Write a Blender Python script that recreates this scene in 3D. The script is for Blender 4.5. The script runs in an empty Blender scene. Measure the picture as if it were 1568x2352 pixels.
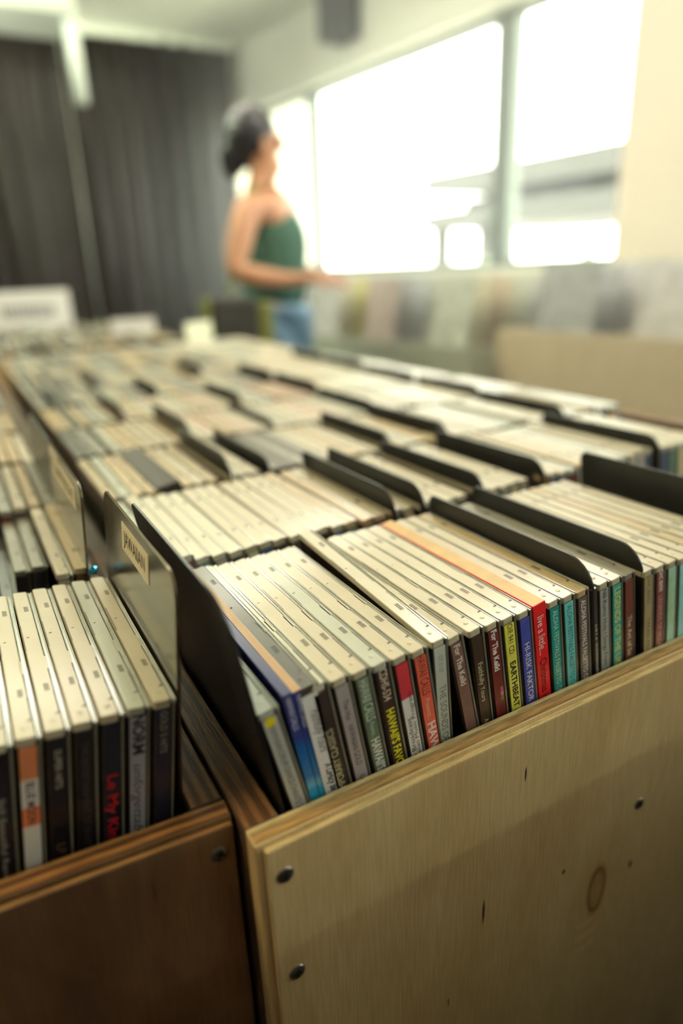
import bpy, bmesh, math, random
from mathutils import Vector, Matrix, Euler
random.seed(7)
R = math.radians
PI = math.pi
C = bpy.context.scene.collection
scene = bpy.context.scene
Z0 = 0.85                      # height of the bin tops above the floor
MM = 0.001

# ------------------------------------------------------------------ camera
cd = bpy.data.cameras.new('camera')
cam = bpy.data.objects.new('camera', cd)
C.objects.link(cam)
cam.location = (-0.0643, -0.2099, Z0 + 0.2179)
cam.rotation_euler = (R(69.9246), R(2.0987), R(-29.7399))
cd.sensor_fit = 'AUTO'
cd.sensor_width = 36
cd.lens = 1525.46 / 2352 * 36
cd.clip_start = 0.01
cd.dof.use_dof = True
cd.dof.focus_distance = 0.340
cd.dof.aperture_fstop = 2.3
cd.dof.aperture_blades = 9
scene.camera = cam

# ------------------------------------------------------------------ world and light
w = bpy.data.worlds.new('sky')
scene.world = w
w.use_nodes = True
bg = w.node_tree.nodes['Background']
bg.inputs[0].default_value = (0.98, 1.0, 0.93, 1)
bg.inputs[1].default_value = 9.0

def area(name, loc, rot, sx, sy, power, col, spread=180):
    l = bpy.data.lights.new(name, 'AREA')
    l.shape = 'RECTANGLE'; l.size = sx; l.size_y = sy
    l.energy = power; l.color = col; l.spread = R(spread)
    o = bpy.data.objects.new(name, l)
    C.objects.link(o)
    o.location = loc; o.rotation_euler = rot
    return o
# unseen lights at ceiling height, in place of the shop's lamps
area('unseen_ceiling_light', (-1.1, 0.55, 2.6), (0, R(-12), 0), 0.9, 0.5, 22, (1.0, 0.70, 0.32))
area('unseen_ceiling_light', (0.9, 3.0, 2.6), (0, 0, 0), 1.4, 0.5, 22, (1.0, 0.92, 0.76))

area('unseen_ceiling_light', (1.55, -2.4, 2.6), (R(-35), 0, 0), 1.4, 1.5, 270, (1.0, 0.92, 0.76))  # added to light the spines and the upper part of the bin fronts
area('unseen_ceiling_light', (1.35, 1.5, 2.6), (0, 0, 0), 0.9, 0.4, 22, (1.0, 0.90, 0.74))  # added to brighten the record sleeves and bins under the window
area('ceiling_fill', (-0.7, 3.5, 1.9), (R(180), 0, 0), 0.5, 0.5, 190, (0.94, 1.0, 0.80))  # added out of view to brighten the ceiling
sl = bpy.data.lights.new('sun', 'SUN'); sl.energy = 48; sl.color = (1.0, 0.96, 0.86); sl.angle = R(1.0)
sun = bpy.data.objects.new('sun', sl); C.objects.link(sun); sun.rotation_euler = (R(8), R(-24), 0)
scene.view_settings.view_transform = 'Standard'
scene.view_settings.look = 'None'
scene.view_settings.exposure = 0.25
scene.view_settings.gamma = 1
scene.view_settings.use_curve_mapping = False
scene.cycles.max_bounces = 8
scene.cycles.diffuse_bounces = 4
scene.cycles.glossy_bounces = 4
scene.cycles.sample_clamp_indirect = 6
scene.cycles.use_denoising = True

# ------------------------------------------------------------------ materials
def S(*c):                     # sRGB 0..255 to linear
    return tuple(((v/255)/12.92 if v/255 <= 0.04045 else ((v/255+0.055)/1.055)**2.4) for v in c)

def mat(name, col, rough=0.5, metal=0.0, coat=0.0, noise=0.0, nscale=60, bump=0.0, bscale=200, spec=0.5, trans=0.0, sheen=0.0):
    m = bpy.data.materials.new(name); m.use_nodes = True
    nt = m.node_tree; b = nt.nodes['Principled BSDF']
    b.inputs['Base Color'].default_value = (*col, 1)
    b.inputs['Roughness'].default_value = rough
    b.inputs['Metallic'].default_value = metal
    b.inputs['Coat Weight'].default_value = coat
    b.inputs['Coat Roughness'].default_value = 0.12
    b.inputs['Specular IOR Level'].default_value = spec
    b.inputs['Sheen Weight'].default_value = sheen
    if trans: b.inputs['Transmission Weight'].default_value = trans
    tc = nt.nodes.new('ShaderNodeTexCoord')
    n = nt.nodes.new('ShaderNodeTexNoise'); n.inputs['Scale'].default_value = nscale
    n.inputs['Detail'].default_value = 4
    nt.links.new(tc.outputs['Object'], n.inputs['Vector'])
    mx = nt.nodes.new('ShaderNodeMix'); mx.data_type = 'RGBA'
    k = max(noise, 0.02)
    mx.inputs[6].default_value = tuple(c*(1-k) for c in col)+(1,)
    mx.inputs[7].default_value = tuple(min(1, c*(1+k)) for c in col)+(1,)
    nt.links.new(n.outputs['Fac'], mx.inputs[0])
    nt.links.new(mx.outputs[2], b.inputs['Base Color'])
    if bump:
        n2 = nt.nodes.new('ShaderNodeTexNoise'); n2.inputs['Scale'].default_value = bscale
        nt.links.new(tc.outputs['Object'], n2.inputs['Vector'])
        bp = nt.nodes.new('ShaderNodeBump'); bp.inputs['Strength'].default_value = bump
        bp.inputs['Distance'].default_value = 0.001
        nt.links.new(n2.outputs['Fac'], bp.inputs['Height'])
        nt.links.new(bp.outputs['Normal'], b.inputs['Normal'])
    return m

def ramp_node(nt, stops, mode='LINEAR'):
    r = nt.nodes.new('ShaderNodeValToRGB'); r.color_ramp.interpolation = mode
    e = r.color_ramp.elements
    e[0].position, e[0].color = stops[0][0], (*stops[0][1], 1)
    e[1].position, e[1].color = stops[1][0], (*stops[1][1], 1)
    for p, c in stops[2:]:
        x = e.new(p); x.color = (*c, 1)
    return r

def ply_edge(name, axis, lo, hi, cols, grain=(40, 6, 40)):
    """plywood seen on edge: layers across the thickness, from lo to hi along axis"""
    m = bpy.data.materials.new(name); m.use_nodes = True
    nt = m.node_tree; b = nt.nodes['Principled BSDF']; b.inputs['Roughness'].default_value = 0.55
    tc = nt.nodes.new('ShaderNodeTexCoord')
    sp = nt.nodes.new('ShaderNodeSeparateXYZ'); nt.links.new(tc.outputs['Object'], sp.inputs[0])
    n = nt.nodes.new('ShaderNodeTexNoise'); n.inputs['Scale'].default_value = 14; n.inputs['Detail'].default_value = 6
    nt.links.new(tc.outputs['Object'], n.inputs['Vector'])
    ad = nt.nodes.new('ShaderNodeMath'); ad.operation = 'MULTIPLY_ADD'
    nt.links.new(n.outputs['Fac'], ad.inputs[0]); ad.inputs[1].default_value = 0.0016
    nt.links.new(sp.outputs[axis], ad.inputs[2])
    mr = nt.nodes.new('ShaderNodeMapRange'); nt.links.new(ad.outputs[0], mr.inputs[0])
    mr.inputs[1].default_value = lo + 0.0008; mr.inputs[2].default_value = hi + 0.0008
    k = len(cols)
    stops = []
    for i, c in enumerate(cols):
        stops.append((max(0, i/k + 0.03), c)); stops.append((min(1, (i+1)/k - 0.03), c))
    r = ramp_node(nt, stops)
    nt.links.new(mr.outputs[0], r.inputs[0])
    n2 = nt.nodes.new('ShaderNodeTexNoise'); n2.inputs['Scale'].default_value = 1; n2.inputs['Detail'].default_value = 8
    mp = nt.nodes.new('ShaderNodeMapping'); mp.inputs['Scale'].default_value = [g*12 for g in grain]
    nt.links.new(tc.outputs['Object'], mp.inputs[0]); nt.links.new(mp.outputs[0], n2.inputs['Vector'])
    mul = nt.nodes.new('ShaderNodeMix'); mul.data_type = 'RGBA'; mul.blend_type = 'MULTIPLY'; mul.inputs[0].default_value = 0.75
    r2 = ramp_node(nt, [(0.36, (0.5, 0.47, 0.42)), (0.58, (1.1, 1.1, 1.1))])
    nt.links.new(n2.outputs['Fac'], r2.inputs[0])
    nt.links.new(r.outputs[0], mul.inputs[6]); nt.links.new(r2.outputs[0], mul.inputs[7])
    nt.links.new(mul.outputs[2], b.inputs['Base Color'])
    bp = nt.nodes.new('ShaderNodeBump'); bp.inputs['Strength'].default_value = 0.4; bp.inputs['Distance'].default_value = 0.0006
    nt.links.new(n2.outputs['Fac'], bp.inputs['Height']); nt.links.new(bp.outputs['Normal'], b.inputs['Normal'])
    return m

def veneer(name, base, dark, knot=None, streaks=()):
    """plywood face veneer in the X-Z plane: fine vertical grain, a knot with rings, small dark flecks"""
    m = bpy.data.materials.new(name); m.use_nodes = True
    nt = m.node_tree; b = nt.nodes['Principled BSDF']; b.inputs['Roughness'].default_value = 0.42
    L = nt.links.new
    tc = nt.nodes.new('ShaderNodeTexCoord')
    def noise(scale, sc, detail=6):
        mp = nt.nodes.new('ShaderNodeMapping'); mp.inputs['Scale'].default_value = scale
        L(tc.outputs['Object'], mp.inputs[0])
        n = nt.nodes.new('ShaderNodeTexNoise'); n.inputs['Scale'].default_value = sc; n.inputs['Detail'].default_value = detail
        n.inputs['Distortion'].default_value = 0.3
        L(mp.outputs[0], n.inputs['Vector']); return n
    fine = noise((900, 900, 40), 1)
    broad = noise((14, 14, 5), 1.6)
    blot = noise((26, 26, 16), 1)
    r = ramp_node(nt, [(0.28, dark), (0.72, base)])
    L(broad.outputs['Fac'], r.inputs[0])
    def blend(mode, fac, a, bb):
        x = nt.nodes.new('ShaderNodeMix'); x.data_type = 'RGBA'; x.blend_type = mode
        if isinstance(fac, float): x.inputs[0].default_value = fac
        else: L(fac, x.inputs[0])
        L(a, x.inputs[6])
        if isinstance(bb, tuple): x.inputs[7].default_value = (*bb, 1)
        else: L(bb, x.inputs[7])
        return x.outputs[2]
    rf = ramp_node(nt, [(0.36, (0.80, 0.76, 0.70)), (0.6, (1.06, 1.05, 1.04))])
    L(fine.outputs['Fac'], rf.inputs[0])
    out = blend('MULTIPLY', 0.6, r.outputs[0], rf.outputs[0])
    rb = ramp_node(nt, [(0.62, (1, 1, 1)), (0.78, (1.18, 1.17, 1.12))])
    L(blot.outputs['Fac'], rb.inputs[0])
    out = blend('MULTIPLY', 0.5, out, rb.outputs[0])
    sp = nt.nodes.new('ShaderNodeSeparateXYZ'); L(tc.outputs['Object'], sp.inputs[0])
    def ell(cx, cz, rx, rz):
        mp = nt.nodes.new('ShaderNodeMapping'); mp.vector_type = 'POINT'
        cb = nt.nodes.new('ShaderNodeCombineXYZ'); L(sp.outputs[0], cb.inputs[0]); L(sp.outputs[2], cb.inputs[1])
        mp.inputs['Location'].default_value = (-cx/rx, -cz/rz, 0); mp.inputs['Scale'].default_value = (1/rx, 1/rz, 0)
        L(cb.outputs[0], mp.inputs[0])
        ln = nt.nodes.new('ShaderNodeVectorMath'); ln.operation = 'LENGTH'; L(mp.outputs[0], ln.inputs[0])
        return ln.outputs['Value']
    if knot:
        kx, kz, krx, krz = knot
        d = ell(kx, kz, krx, krz)
        ad = nt.nodes.new('ShaderNodeMath'); ad.operation = 'MULTIPLY_ADD'
        L(blot.outputs['Fac'], ad.inputs[0]); ad.inputs[1].default_value = 0.7; L(d, ad.inputs[2])
        rk = ramp_node(nt, [(0.0, (0.80, 0.74, 0.66)), (0.85/4, (0.72, 0.66, 0.6)), (1.12/4, (0.62, 0.52, 0.44)), (1.27/4, (0.30, 0.18, 0.13)), (1.42/4, (0.8, 0.72, 0.62)), (1.7/4, (1, 1, 1))])
        dv = nt.nodes.new('ShaderNodeMath'); dv.operation = 'DIVIDE'; L(ad.outputs[0], dv.inputs[0]); dv.inputs[1].default_value = 4
        L(dv.outputs[0], rk.inputs[0])
        out = blend('MULTIPLY', 1.0, out, rk.outputs[0])
        # curved ripple figure below the knot
        d2 = ell(kx-0.006, kz+0.012, 0.022, 0.03)
        sn = nt.nodes.new('ShaderNodeMath'); sn.operation = 'SINE'
        ml = nt.nodes.new('ShaderNodeMath'); ml.operation = 'MULTIPLY'; ml.inputs[1].default_value = 17; L(d2, ml.inputs[0]); L(ml.outputs[0], sn.inputs[0])
        rr = ramp_node(nt, [(0.0, (0.98, 0.98, 0.98)), (1.0, (1.22, 1.2, 1.15))]); L(sn.outputs[0], rr.inputs[0])
        d3 = ell(kx-0.004, kz-0.034, 0.017, 0.026)
        lt = ramp_node(nt, [(0.3, (1, 1, 1)), (1.0, (0, 0, 0))]); L(d3, lt.inputs[0])
        out = blend('MULTIPLY', lt.outputs[0], out, rr.outputs[0])
    for (sx, sz, rx, rz) in streaks:
        d = ell(sx, sz, rx, rz)
        rs = ramp_node(nt, [(0.5, (1, 1, 1)), (1.0, (0, 0, 0))]); L(d, rs.inputs[0])
        out = blend('MIX', rs.outputs[0], out, (0.05, 0.028, 0.018))
    L(out, b.inputs['Base Color'])
    bp = nt.nodes.new('ShaderNodeBump'); bp.inputs['Strength'].default_value = 0.12; bp.inputs['Distance'].default_value = 0.0004
    L(fine.outputs['Fac'], bp.inputs['Height']); L(bp.outputs['Normal'], b.inputs['Normal'])
    return m

def ridged(name, col, rough=0.32, coat=0.3):
    """pale moulded plastic of a disc case: fine ridges across, small smudges"""
    m = mat(name, col, rough, coat=coat, noise=0.10, nscale=55)
    nt = m.node_tree; b = nt.nodes['Principled BSDF']
    tc = nt.nodes.new('ShaderNodeTexCoord')
    wv = nt.nodes.new('ShaderNodeTexWave'); wv.bands_direction = 'Y'; wv.inputs['Scale'].default_value = 320
    nt.links.new(tc.outputs['Object'], wv.inputs['Vector'])
    bp = nt.nodes.new('ShaderNodeBump'); bp.inputs['Strength'].default_value = 0.10; bp.inputs['Distance'].default_value = 0.0004
    nt.links.new(wv.outputs['Fac'], bp.inputs['Height']); nt.links.new(bp.outputs['Normal'], b.inputs['Normal'])
    b.inputs['Subsurface Weight'].default_value = 0.0
    return m

CASE = {'cream': ridged('case_plastic_cream', (0.56, 0.505, 0.375)),
        'blue': ridged('case_plastic_bluish', (0.47, 0.495, 0.425)),
        'tan': ridged('case_plastic_tan', (0.52, 0.40, 0.23)),
        'white': ridged('case_plastic_white', (0.62, 0.585, 0.465)),
        'grey': ridged('case_plastic_grey', (0.30, 0.29, 0.25)),
        'dark': ridged('case_plastic_dark', (0.085, 0.07, 0.055)),
        'teal': ridged('case_plastic_teal', (0.34, 0.42, 0.40)),
        'pink': ridged('case_plastic_pink', (0.62, 0.42, 0.33))}
M_INNER = mat('case_inside_dark', (0.045, 0.034, 0.026), 0.25, coat=0.5)
M_SLOT = mat('case_slot_shadow', (0.05, 0.04, 0.03), 0.4)
M_LID = mat('clear_lid_edge', (0.20, 0.19, 0.15), 0.12, coat=1.0, noise=0.25, nscale=90)
M_BLACK = mat('black_divider_plastic', (0.028, 0.029, 0.028), 0.38, noise=0.3, nscale=40, bump=0.12, bscale=600)
M_GLOSSBLACK = mat('glossy_black_divider', (0.012, 0.012, 0.014), 0.34, coat=0.0, bump=0.10, bscale=500)
M_LABEL = mat('label_paper', (0.78, 0.72, 0.55), 0.6, noise=0.06)
M_INK = mat('label_ink', (0.02, 0.02, 0.02), 0.6)
M_SCREW = mat('screw_steel', (0.26, 0.25, 0.23), 0.3, metal=0.9)

_cards = {}
def card_mat(rgb, mott=0.12):
    k = (tuple(rgb), mott)
    if k not in _cards:
        _cards[k] = mat('printed_card_%d_%d_%d' % rgb, tuple(min(0.86, c*1.7) for c in S(*rgb)), 0.32, coat=0.5, noise=mott, nscale=140)
    return _cards[k]
_inks = {}
def ink(rgb):
    if rgb not in _inks:
        _inks[rgb] = mat('spine_ink_%d_%d_%d' % rgb, tuple(min(0.86, c*1.35) for c in S(*rgb)), 0.5)
    return _inks[rgb]

# ------------------------------------------------------------------ mesh helpers
class MB:
    def __init__(s): s.v = []; s.f = []; s.m = []
    def box(s, x0, x1, y0, y1, z0, z1, mi=0, skip=()):
        i = len(s.v)
        s.v += [(x0,y0,z0),(x1,y0,z0),(x1,y1,z0),(x0,y1,z0),(x0,y0,z1),(x1,y0,z1),(x1,y1,z1),(x0,y1,z1)]
        for nme, f in (('b',(0,3,2,1)),('t',(4,5,6,7)),('f',(0,1,5,4)),('r',(1,2,6,5)),('k',(2,3,7,6)),('l',(3,0,4,7))):
            if nme in skip: continue
            s.f.append(tuple(i+a for a in f)); s.m.append(mi)
        return s
    def xf(s, M, start=0):
        for i in range(start, len(s.v)): s.v[i] = tuple(M @ Vector(s.v[i]))
        return s
    def mesh(s, name, mats, bevel=0, segs=2, smooth=False):
        me = bpy.data.meshes.new(name)
        me.from_pydata(s.v, [], s.f)
        for m in (mats if isinstance(mats, (list, tuple)) else [mats]): me.materials.append(m)
        for p, mi in zip(me.polygons, s.m): p.material_index = mi
        if bevel:
            bm = bmesh.new(); bm.from_mesh(me)
            bmesh.ops.bevel(bm, geom=list(bm.edges), offset=bevel, segments=segs, profile=0.6, affect='EDGES', clamp_overlap=True)
            bm.to_mesh(me); bm.free()
        if smooth:
            for p in me.polygons: p.use_smooth = True
        me.update()
        return me

def link(name, me, parent=None, loc=(0,0,0), rot=(0,0,0)):
    o = bpy.data.objects.new(name, me); C.objects.link(o)
    o.location = loc; o.rotation_euler = rot
    if parent: o.parent = parent
    return o
def empty(name, loc=(0,0,0), rot=(0,0,0)):
    o = link(name, None, None, loc, rot); o.empty_display_size = 0.02; return o
def tag(o, label=None, cat=None, group=None, kind=None):
    if label: o['label'] = label
    if cat: o['category'] = cat
    if group: o['group'] = group
    if kind: o['kind'] = kind
    return o
def polymesh(name, pts, x0, x1, mats, axis='x', bevel=0):
    """extrude a closed 2-D outline (u,v) along an axis: axis x -> points (x,u,v), axis y -> (u,y,v)"""
    n = len(pts); v = []; f = []
    for t in (x0, x1):
        for (a, b_) in pts: v.append((t, a, b_) if axis == 'x' else ((a, t, b_) if axis == 'y' else (a, b_, t)))
    f.append(tuple(range(n))[::-1]); f.append(tuple(range(n, 2*n)))
    for i in range(n): f.append((i, (i+1) % n, n+(i+1) % n, n+i))
    me = bpy.data.meshes.new(name); me.from_pydata(v, [], f)
    for m in (mats if isinstance(mats, (list, tuple)) else [mats]): me.materials.append(m)
    bm = bmesh.new(); bm.from_mesh(me); bmesh.ops.recalc_face_normals(bm, faces=bm.faces)
    if bevel: bmesh.ops.bevel(bm, geom=list(bm.edges), offset=bevel, segments=1, affect='EDGES', clamp_overlap=True)
    bm.to_mesh(me); bm.free()
    return me

ORD = ['first','second','third','fourth','fifth','sixth','seventh','eighth','ninth','tenth','eleventh','twelfth','thirteenth',
       'fourteenth','fifteenth','sixteenth','seventeenth','eighteenth','nineteenth','twentieth']
def ordn(n):
    if n <= 20: return ORD[n-1]
    tens = {2:'twenty',3:'thirty',4:'forty',5:'fifty',6:'sixty'}[n//10]
    if n % 10 == 0: return {2:'twentieth',3:'thirtieth',4:'fortieth',5:'fiftieth',6:'sixtieth'}[n//10]
    return tens + '-' + ORD[n%10-1]

# ------------------------------------------------------------------ the room
CEIL = Z0 + 1.81
def wallpt(y): return 2.84 - 0.1133*y         # x of the window wall at depth y
WY = -0.1133
wall_paint = mat('cream_wall_paint', (0.84, 0.85, 0.72), 0.7, noise=0.03, nscale=3)
ceil_paint = mat('ceiling_paint', (0.84, 0.87, 0.74), 0.8, noise=0.05, nscale=3)
bounce_cut_m = mat('bounce_cutting_dark', (0.10, 0.10, 0.11), 0.8, noise=0.05, nscale=3)  # unseen walls and blockers coloured dark to keep bounced light off the bins
floor_m = mat('dark_floor', (0.05, 0.045, 0.045), 0.45, noise=0.3, nscale=8)
frame_m = mat('window_frame_paint', (0.17, 0.21, 0.18), 0.5)
pillar_m = mat('peach_pillar_paint', (0.86, 0.78, 0.62), 0.7, noise=0.04, nscale=4)
tag(link('floor', MB().box(-3.2, 3.4, -3.2, 6.4, -0.1, 0).mesh('floor', floor_m)), kind='structure')
tag(link('ceiling', MB().box(-3.2, 3.4, -3.2, 6.4, CEIL, CEIL+0.1).mesh('ceiling', ceil_paint)), kind='structure')
tag(link('wall_back', MB().box(-3.2, 3.4, 6.4, 6.5, 0, CEIL).mesh('wall_back', wall_paint)), kind='structure')
tag(link('wall_left', MB().box(-3.3, -3.2, -3.2, 6.4, 0, CEIL).mesh('wall_left', bounce_cut_m)), kind='structure')
tag(link('wall_front', MB().box(-3.2, 3.4, -3.3, -3.2, 0, CEIL).mesh('wall_front', bounce_cut_m)), kind='structure')

# window wall in its own frame: local u runs along the wall (depth), v outward
WROT = math.atan(0.1133)
def wall_mesh(nme, u0, u1, z0, z1, m, v0=0.0, v1=0.16):
    """box along the window wall; u is the depth coordinate y measured on the wall's line"""
    mb = MB().box(v0, v1, u0, u1, z0, z1)
    me = mb.mesh(nme, m)
    for vv in me.vertices:
        x, y, z = vv.co
        vv.co = (wallpt(y) + x, y, z)
    return me
SILL, WTOP = Z0 + 0.20, Z0 + 1.36
b = MB()
for (u0, u1, z0, z1) in ((-3.2, 6.4, 0, SILL), (-3.2, 6.4, WTOP, CEIL), (1.25, 1.92, SILL, WTOP), (-3.2, -2.6, SILL, WTOP), (6.1, 6.4, SILL, WTOP)):
    b.box(0, 0.16, u0, u1, z0, z1)
b.v = [(wallpt(y)+x, y, z) for x, y, z in b.v]
tag(link('wall_right', b.mesh('wall_right', wall_paint)), kind='structure')
# peach pillar that closes the window on the right
tag(link('trim_1', wall_mesh('trim_1', 1.2, 1.92, 0.0, CEIL, pillar_m, -0.10, 0.0)), kind='structure')
# pale head rail along the top of the windows
head_m = mat('window_head_paint', (0.86, 0.88, 0.74), 0.5)
tag(link('trim_2', wall_mesh('trim_2', 1.93, 6.3, WTOP, WTOP+0.10, head_m, -0.05, 0.0)), kind='structure')
glass = bpy.data.materials.new('window_glass'); glass.use_nodes = True
nt = glass.node_tree; nt.nodes.clear()
o_ = nt.nodes.new('ShaderNodeOutputMaterial'); t_ = nt.nodes.new('ShaderNodeBsdfTransparent'); g_ = nt.nodes.new('ShaderNodeBsdfGlossy')
g_.inputs['Roughness'].default_value = 0.02; t_.inputs[0].default_value = (0.97, 0.99, 0.96, 1)
x_ = nt.nodes.new('ShaderNodeMixShader'); x_.inputs[0].default_value = 0.05
nt.links.new(t_.outputs[0], x_.inputs[1]); nt.links.new(g_.outputs[0], x_.inputs[2]); nt.links.new(x_.outputs[0], o_.inputs[0])
k = 0
for (u0, u1, lw, rw) in ((4.44, 6.10, 0.10, 0.04), (2.74, 4.40, 0.10, 0.04), (1.92, 2.66, 0.0, 0.05), (-2.6, 1.25, 0.05, 0.05)):  # the last opening is unseen, added to light the spines and bin fronts
    k += 1
    fm = MB()
    t = 0.03
    for (a, c, z0, z1) in ((u0, u1, SILL, SILL+t), (u0, u1, WTOP-t, WTOP), (u0-lw*0.5, u0+0.02, SILL, WTOP), (u1-0.02, u1+rw, SILL, WTOP)):
        fm.box(0.03, 0.10, a, c, z0, z1)
    fm.v = [(wallpt(y)+x, y, z) for x, y, z in fm.v]
    wn = tag(link('window_%d' % k, fm.mesh('window_frame', frame_m)), kind='structure')
    link('pane', wall_mesh('pane', u0+0.02, u1-0.02, SILL+t, WTOP-t, glass, 0.06, 0.066), wn)
    # portal so the daylight through the opening is sampled well
    p = area('daylight_portal', (wallpt((u0+u1)/2)+0.2, (u0+u1)/2, (SILL+WTOP)/2), (0, R(90), -WROT*-1), WTOP-SILL, u1-u0, 1, (1, 1, 1))
    p.data.cycles.is_portal = True

# unseen blocks, built further on, are added to shade the lower bin fronts
# ------------------------------------------------------------------ outside
pave = mat('outside_paving', (0.62, 0.60, 0.52), 0.8, noise=0.1, nscale=1)
tag(link('ground', MB().box(3.6, 60, -30, 60, -0.4, -0.3).mesh('ground', pave)), kind='structure')
bld = empty('building', (11.5, 8.5, -0.3))
tag(bld, 'low pale building with two dark flat eaves seen through the window', 'building')
bwall = mat('building_wall', (0.035, 0.034, 0.028), 0.8, noise=0.06)
broof = mat('building_roof', (0.016, 0.017, 0.013), 0.7, noise=0.3, nscale=2)
def ob(nme, x0, x1, y0, y1, z0, z1, m, parent, bevel=0):
    return link(nme, MB().box(x0, x1, y0, y1, z0, z1).mesh(nme, m, bevel), parent)

# ------------------------------------------------------------------ curtain at the back
def curtain(name, xa, xb, y, z0, z1, m, amp=0.05, per=0.15, seed=0):
    rnd = random.Random(seed)
    n = int((xb-xa)/per*10); v = []; f = []
    rows = 10
    ph = [0]
    for i in range(n+1): ph.append(ph[-1] + rnd.uniform(0.75, 1.25))
    for j in range(rows+1):
        z = z1 + (z0-z1)*j/rows
        for i in range(n+1):
            x = xa + (xb-xa)*i/n
            a = amp*(0.6+0.5*j/rows)*(0.7+0.5*math.sin(ph[i]*0.11+seed))
            yy = y + a*math.sin(2*PI*ph[i]/10) + 0.012*math.sin(ph[i]*1.3+j*0.4)
            v.append((x + 0.012*math.sin(j*0.8+ph[i]*0.3)*j/rows, yy, z))
    off = len(v)
    v += [(x, yy+0.004, z) for x, yy, z in v]
    w1 = n+1
    for j in range(rows):
        for i in range(n):
            a = j*w1+i
            f.append((a, a+w1, a+w1+1, a+1)); f.append((off+a, off+a+1, off+a+w1+1, off+a+w1))
    for j in range(rows):
        for i in (0, n):
            a = j*w1+i; f.append((a, a+w1, off+a+w1, off+a))
    for i in range(n):
        for j in (0, rows):
            a = j*w1+i; f.append((a, a+1, off+a+1, off+a))
    me = bpy.data.meshes.new(name); me.from_pydata(v, [], f); me.materials.append(m)
    for p in me.polygons: p.use_smooth = True
    bm = bmesh.new(); bm.from_mesh(me); bmesh.ops.recalc_face_normals(bm, faces=bm.faces); bm.to_mesh(me); bm.free()
    return me
cur_m = mat('dark_curtain_cloth', (0.020, 0.0145, 0.0125), 0.5, noise=0.25, nscale=5, spec=0.35)
CY = 5.2
tag(link('curtain', curtain('curtain', 0.94, 2.12, CY, 0.02, CEIL-0.03, cur_m, seed=2)), 'dark brown pleated curtain behind the person, reaching the window wall', 'curtain', 'dark curtains across the back of the shop')
tag(link('curtain', curtain('curtain', -1.0, 0.93, CY+0.05, 0.02, CEIL-0.06, cur_m, seed=5)), 'dark brown pleated curtain at the back, behind the white sign', 'curtain', 'dark curtains across the back of the shop')
ob('trim_3', -1.2, 2.16, CY-0.03, CY+0.10, CEIL-0.05, CEIL, ceil_paint, None)['kind'] = 'structure'
# ------------------------------------------------------------------ building outside (continued)
roof_pts = [(6.2, 1.80), (7.4, 1.88), (9.0, 1.90), (12.3, 1.97), (12.3, 1.62), (10.8, 1.50), (6.2, 1.46)]
link('upper_roof', polymesh('upper_roof', [(a-8.5, c+Z0+0.3) for a, c in roof_pts], -2.4, 2.2, broof, 'x'), bld)
ob('lower_roof', -2.5, 2.0, -2.3, 3.65, 0.90+Z0+0.3, 1.24+Z0+0.3, broof, bld)
ob('upper_wall', -1.6, -1.2, -2.0, 3.4, 1.2+Z0+0.3, 1.5+Z0+0.3, bwall, bld)
ob('window_strip', -1.66, -1.58, 0.1, 2.1, 1.26+Z0+0.3, 1.46+Z0+0.3, mat('pale_strip', (0.06, 0.063, 0.063), 0.4), bld)
ob('side_wall', -1.0, 1.9, -4.5, -2.2, 0, 1.7+Z0+0.3, mat('building_side_wall', (0.05, 0.04, 0.03), 0.8), bld)
for yy in (3.3, 1.9, -1.6):
    ob('post', -2.4, -2.1, yy-0.13, yy+0.13, 0, 0.92+Z0+0.3, bwall, bld)
hedge_m = mat('hedge_leaves', (0.10, 0.13, 0.07), 0.8, noise=0.6, nscale=6)
rnd = random.Random(3)
hb = bmesh.new()
for i in range(60):
    bmesh.ops.create_icosphere(hb, subdivisions=1, radius=rnd.uniform(0.25, 0.5), matrix=Matrix.Translation((rnd.uniform(8.0, 8.8), 4.2+i*0.19, rnd.uniform(0.35, 0.72))))
for vv in hb.verts: vv.co += Vector([rnd.uniform(-.05, .05) for _ in range(3)])
hm = bpy.data.meshes.new('hedge'); hb.to_mesh(hm); hb.free(); hm.materials.append(hedge_m)
tag(link('hedge', hm), 'low green hedge outside in front of the pale building', 'hedge', kind='stuff')

# ------------------------------------------------------------------ things at the ceiling
fx = empty('ceiling_fixture', (0.60, 4.0, CEIL))
tag(fx, 'pale grey fixture box hanging from the ceiling in front of the curtain', 'fixture')
fxm = mat('fixture_grey_paint', (0.36, 0.38, 0.33), 0.5)
fxl = mat('fixture_pale_paint', (0.62, 0.68, 0.60), 0.5)
ob('housing', -0.42, 0.15, -0.15, 0.25, -0.30, -0.02, fxl, fx, 0.01)
ob('bottom_rim', -0.44, 0.17, -0.17, 0.27, -0.36, -0.30, fxm, fx, 0.006)
pb = bmesh.new()
bmesh.ops.create_cone(pb, cap_ends=True, segments=24, radius1=0.033, radius2=0.036, depth=0.72, matrix=Matrix.Translation((0.775, 3.96, CEIL-0.36)))
pm = bpy.data.meshes.new('ceiling_pipe'); pb.to_mesh(pm); pb.free(); pm.materials.append(fxl)
for p in pm.polygons: p.use_smooth = len(p.vertices) == 4
tag(link('ceiling_pipe', pm), 'pale green pipe hanging from the ceiling beside the grey fixture', 'pipe')
spk = empty('wall_speaker', (2.30, 3.86, Z0+1.51))
tag(spk, 'black box speaker fixed to the wall above the window', 'speaker')
spm = mat('speaker_black', (0.012, 0.022, 0.03), 0.6)
ob('cabinet', -0.08, 0.09, -0.10, 0.12, 0.0, 0.30, spm, spk, 0.006)
ob('grille', -0.088, -0.081, -0.085, 0.105, 0.015, 0.285, mat('speaker_grille', (0.02, 0.025, 0.03), 0.9, bump=0.5, bscale=900), spk)

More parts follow.
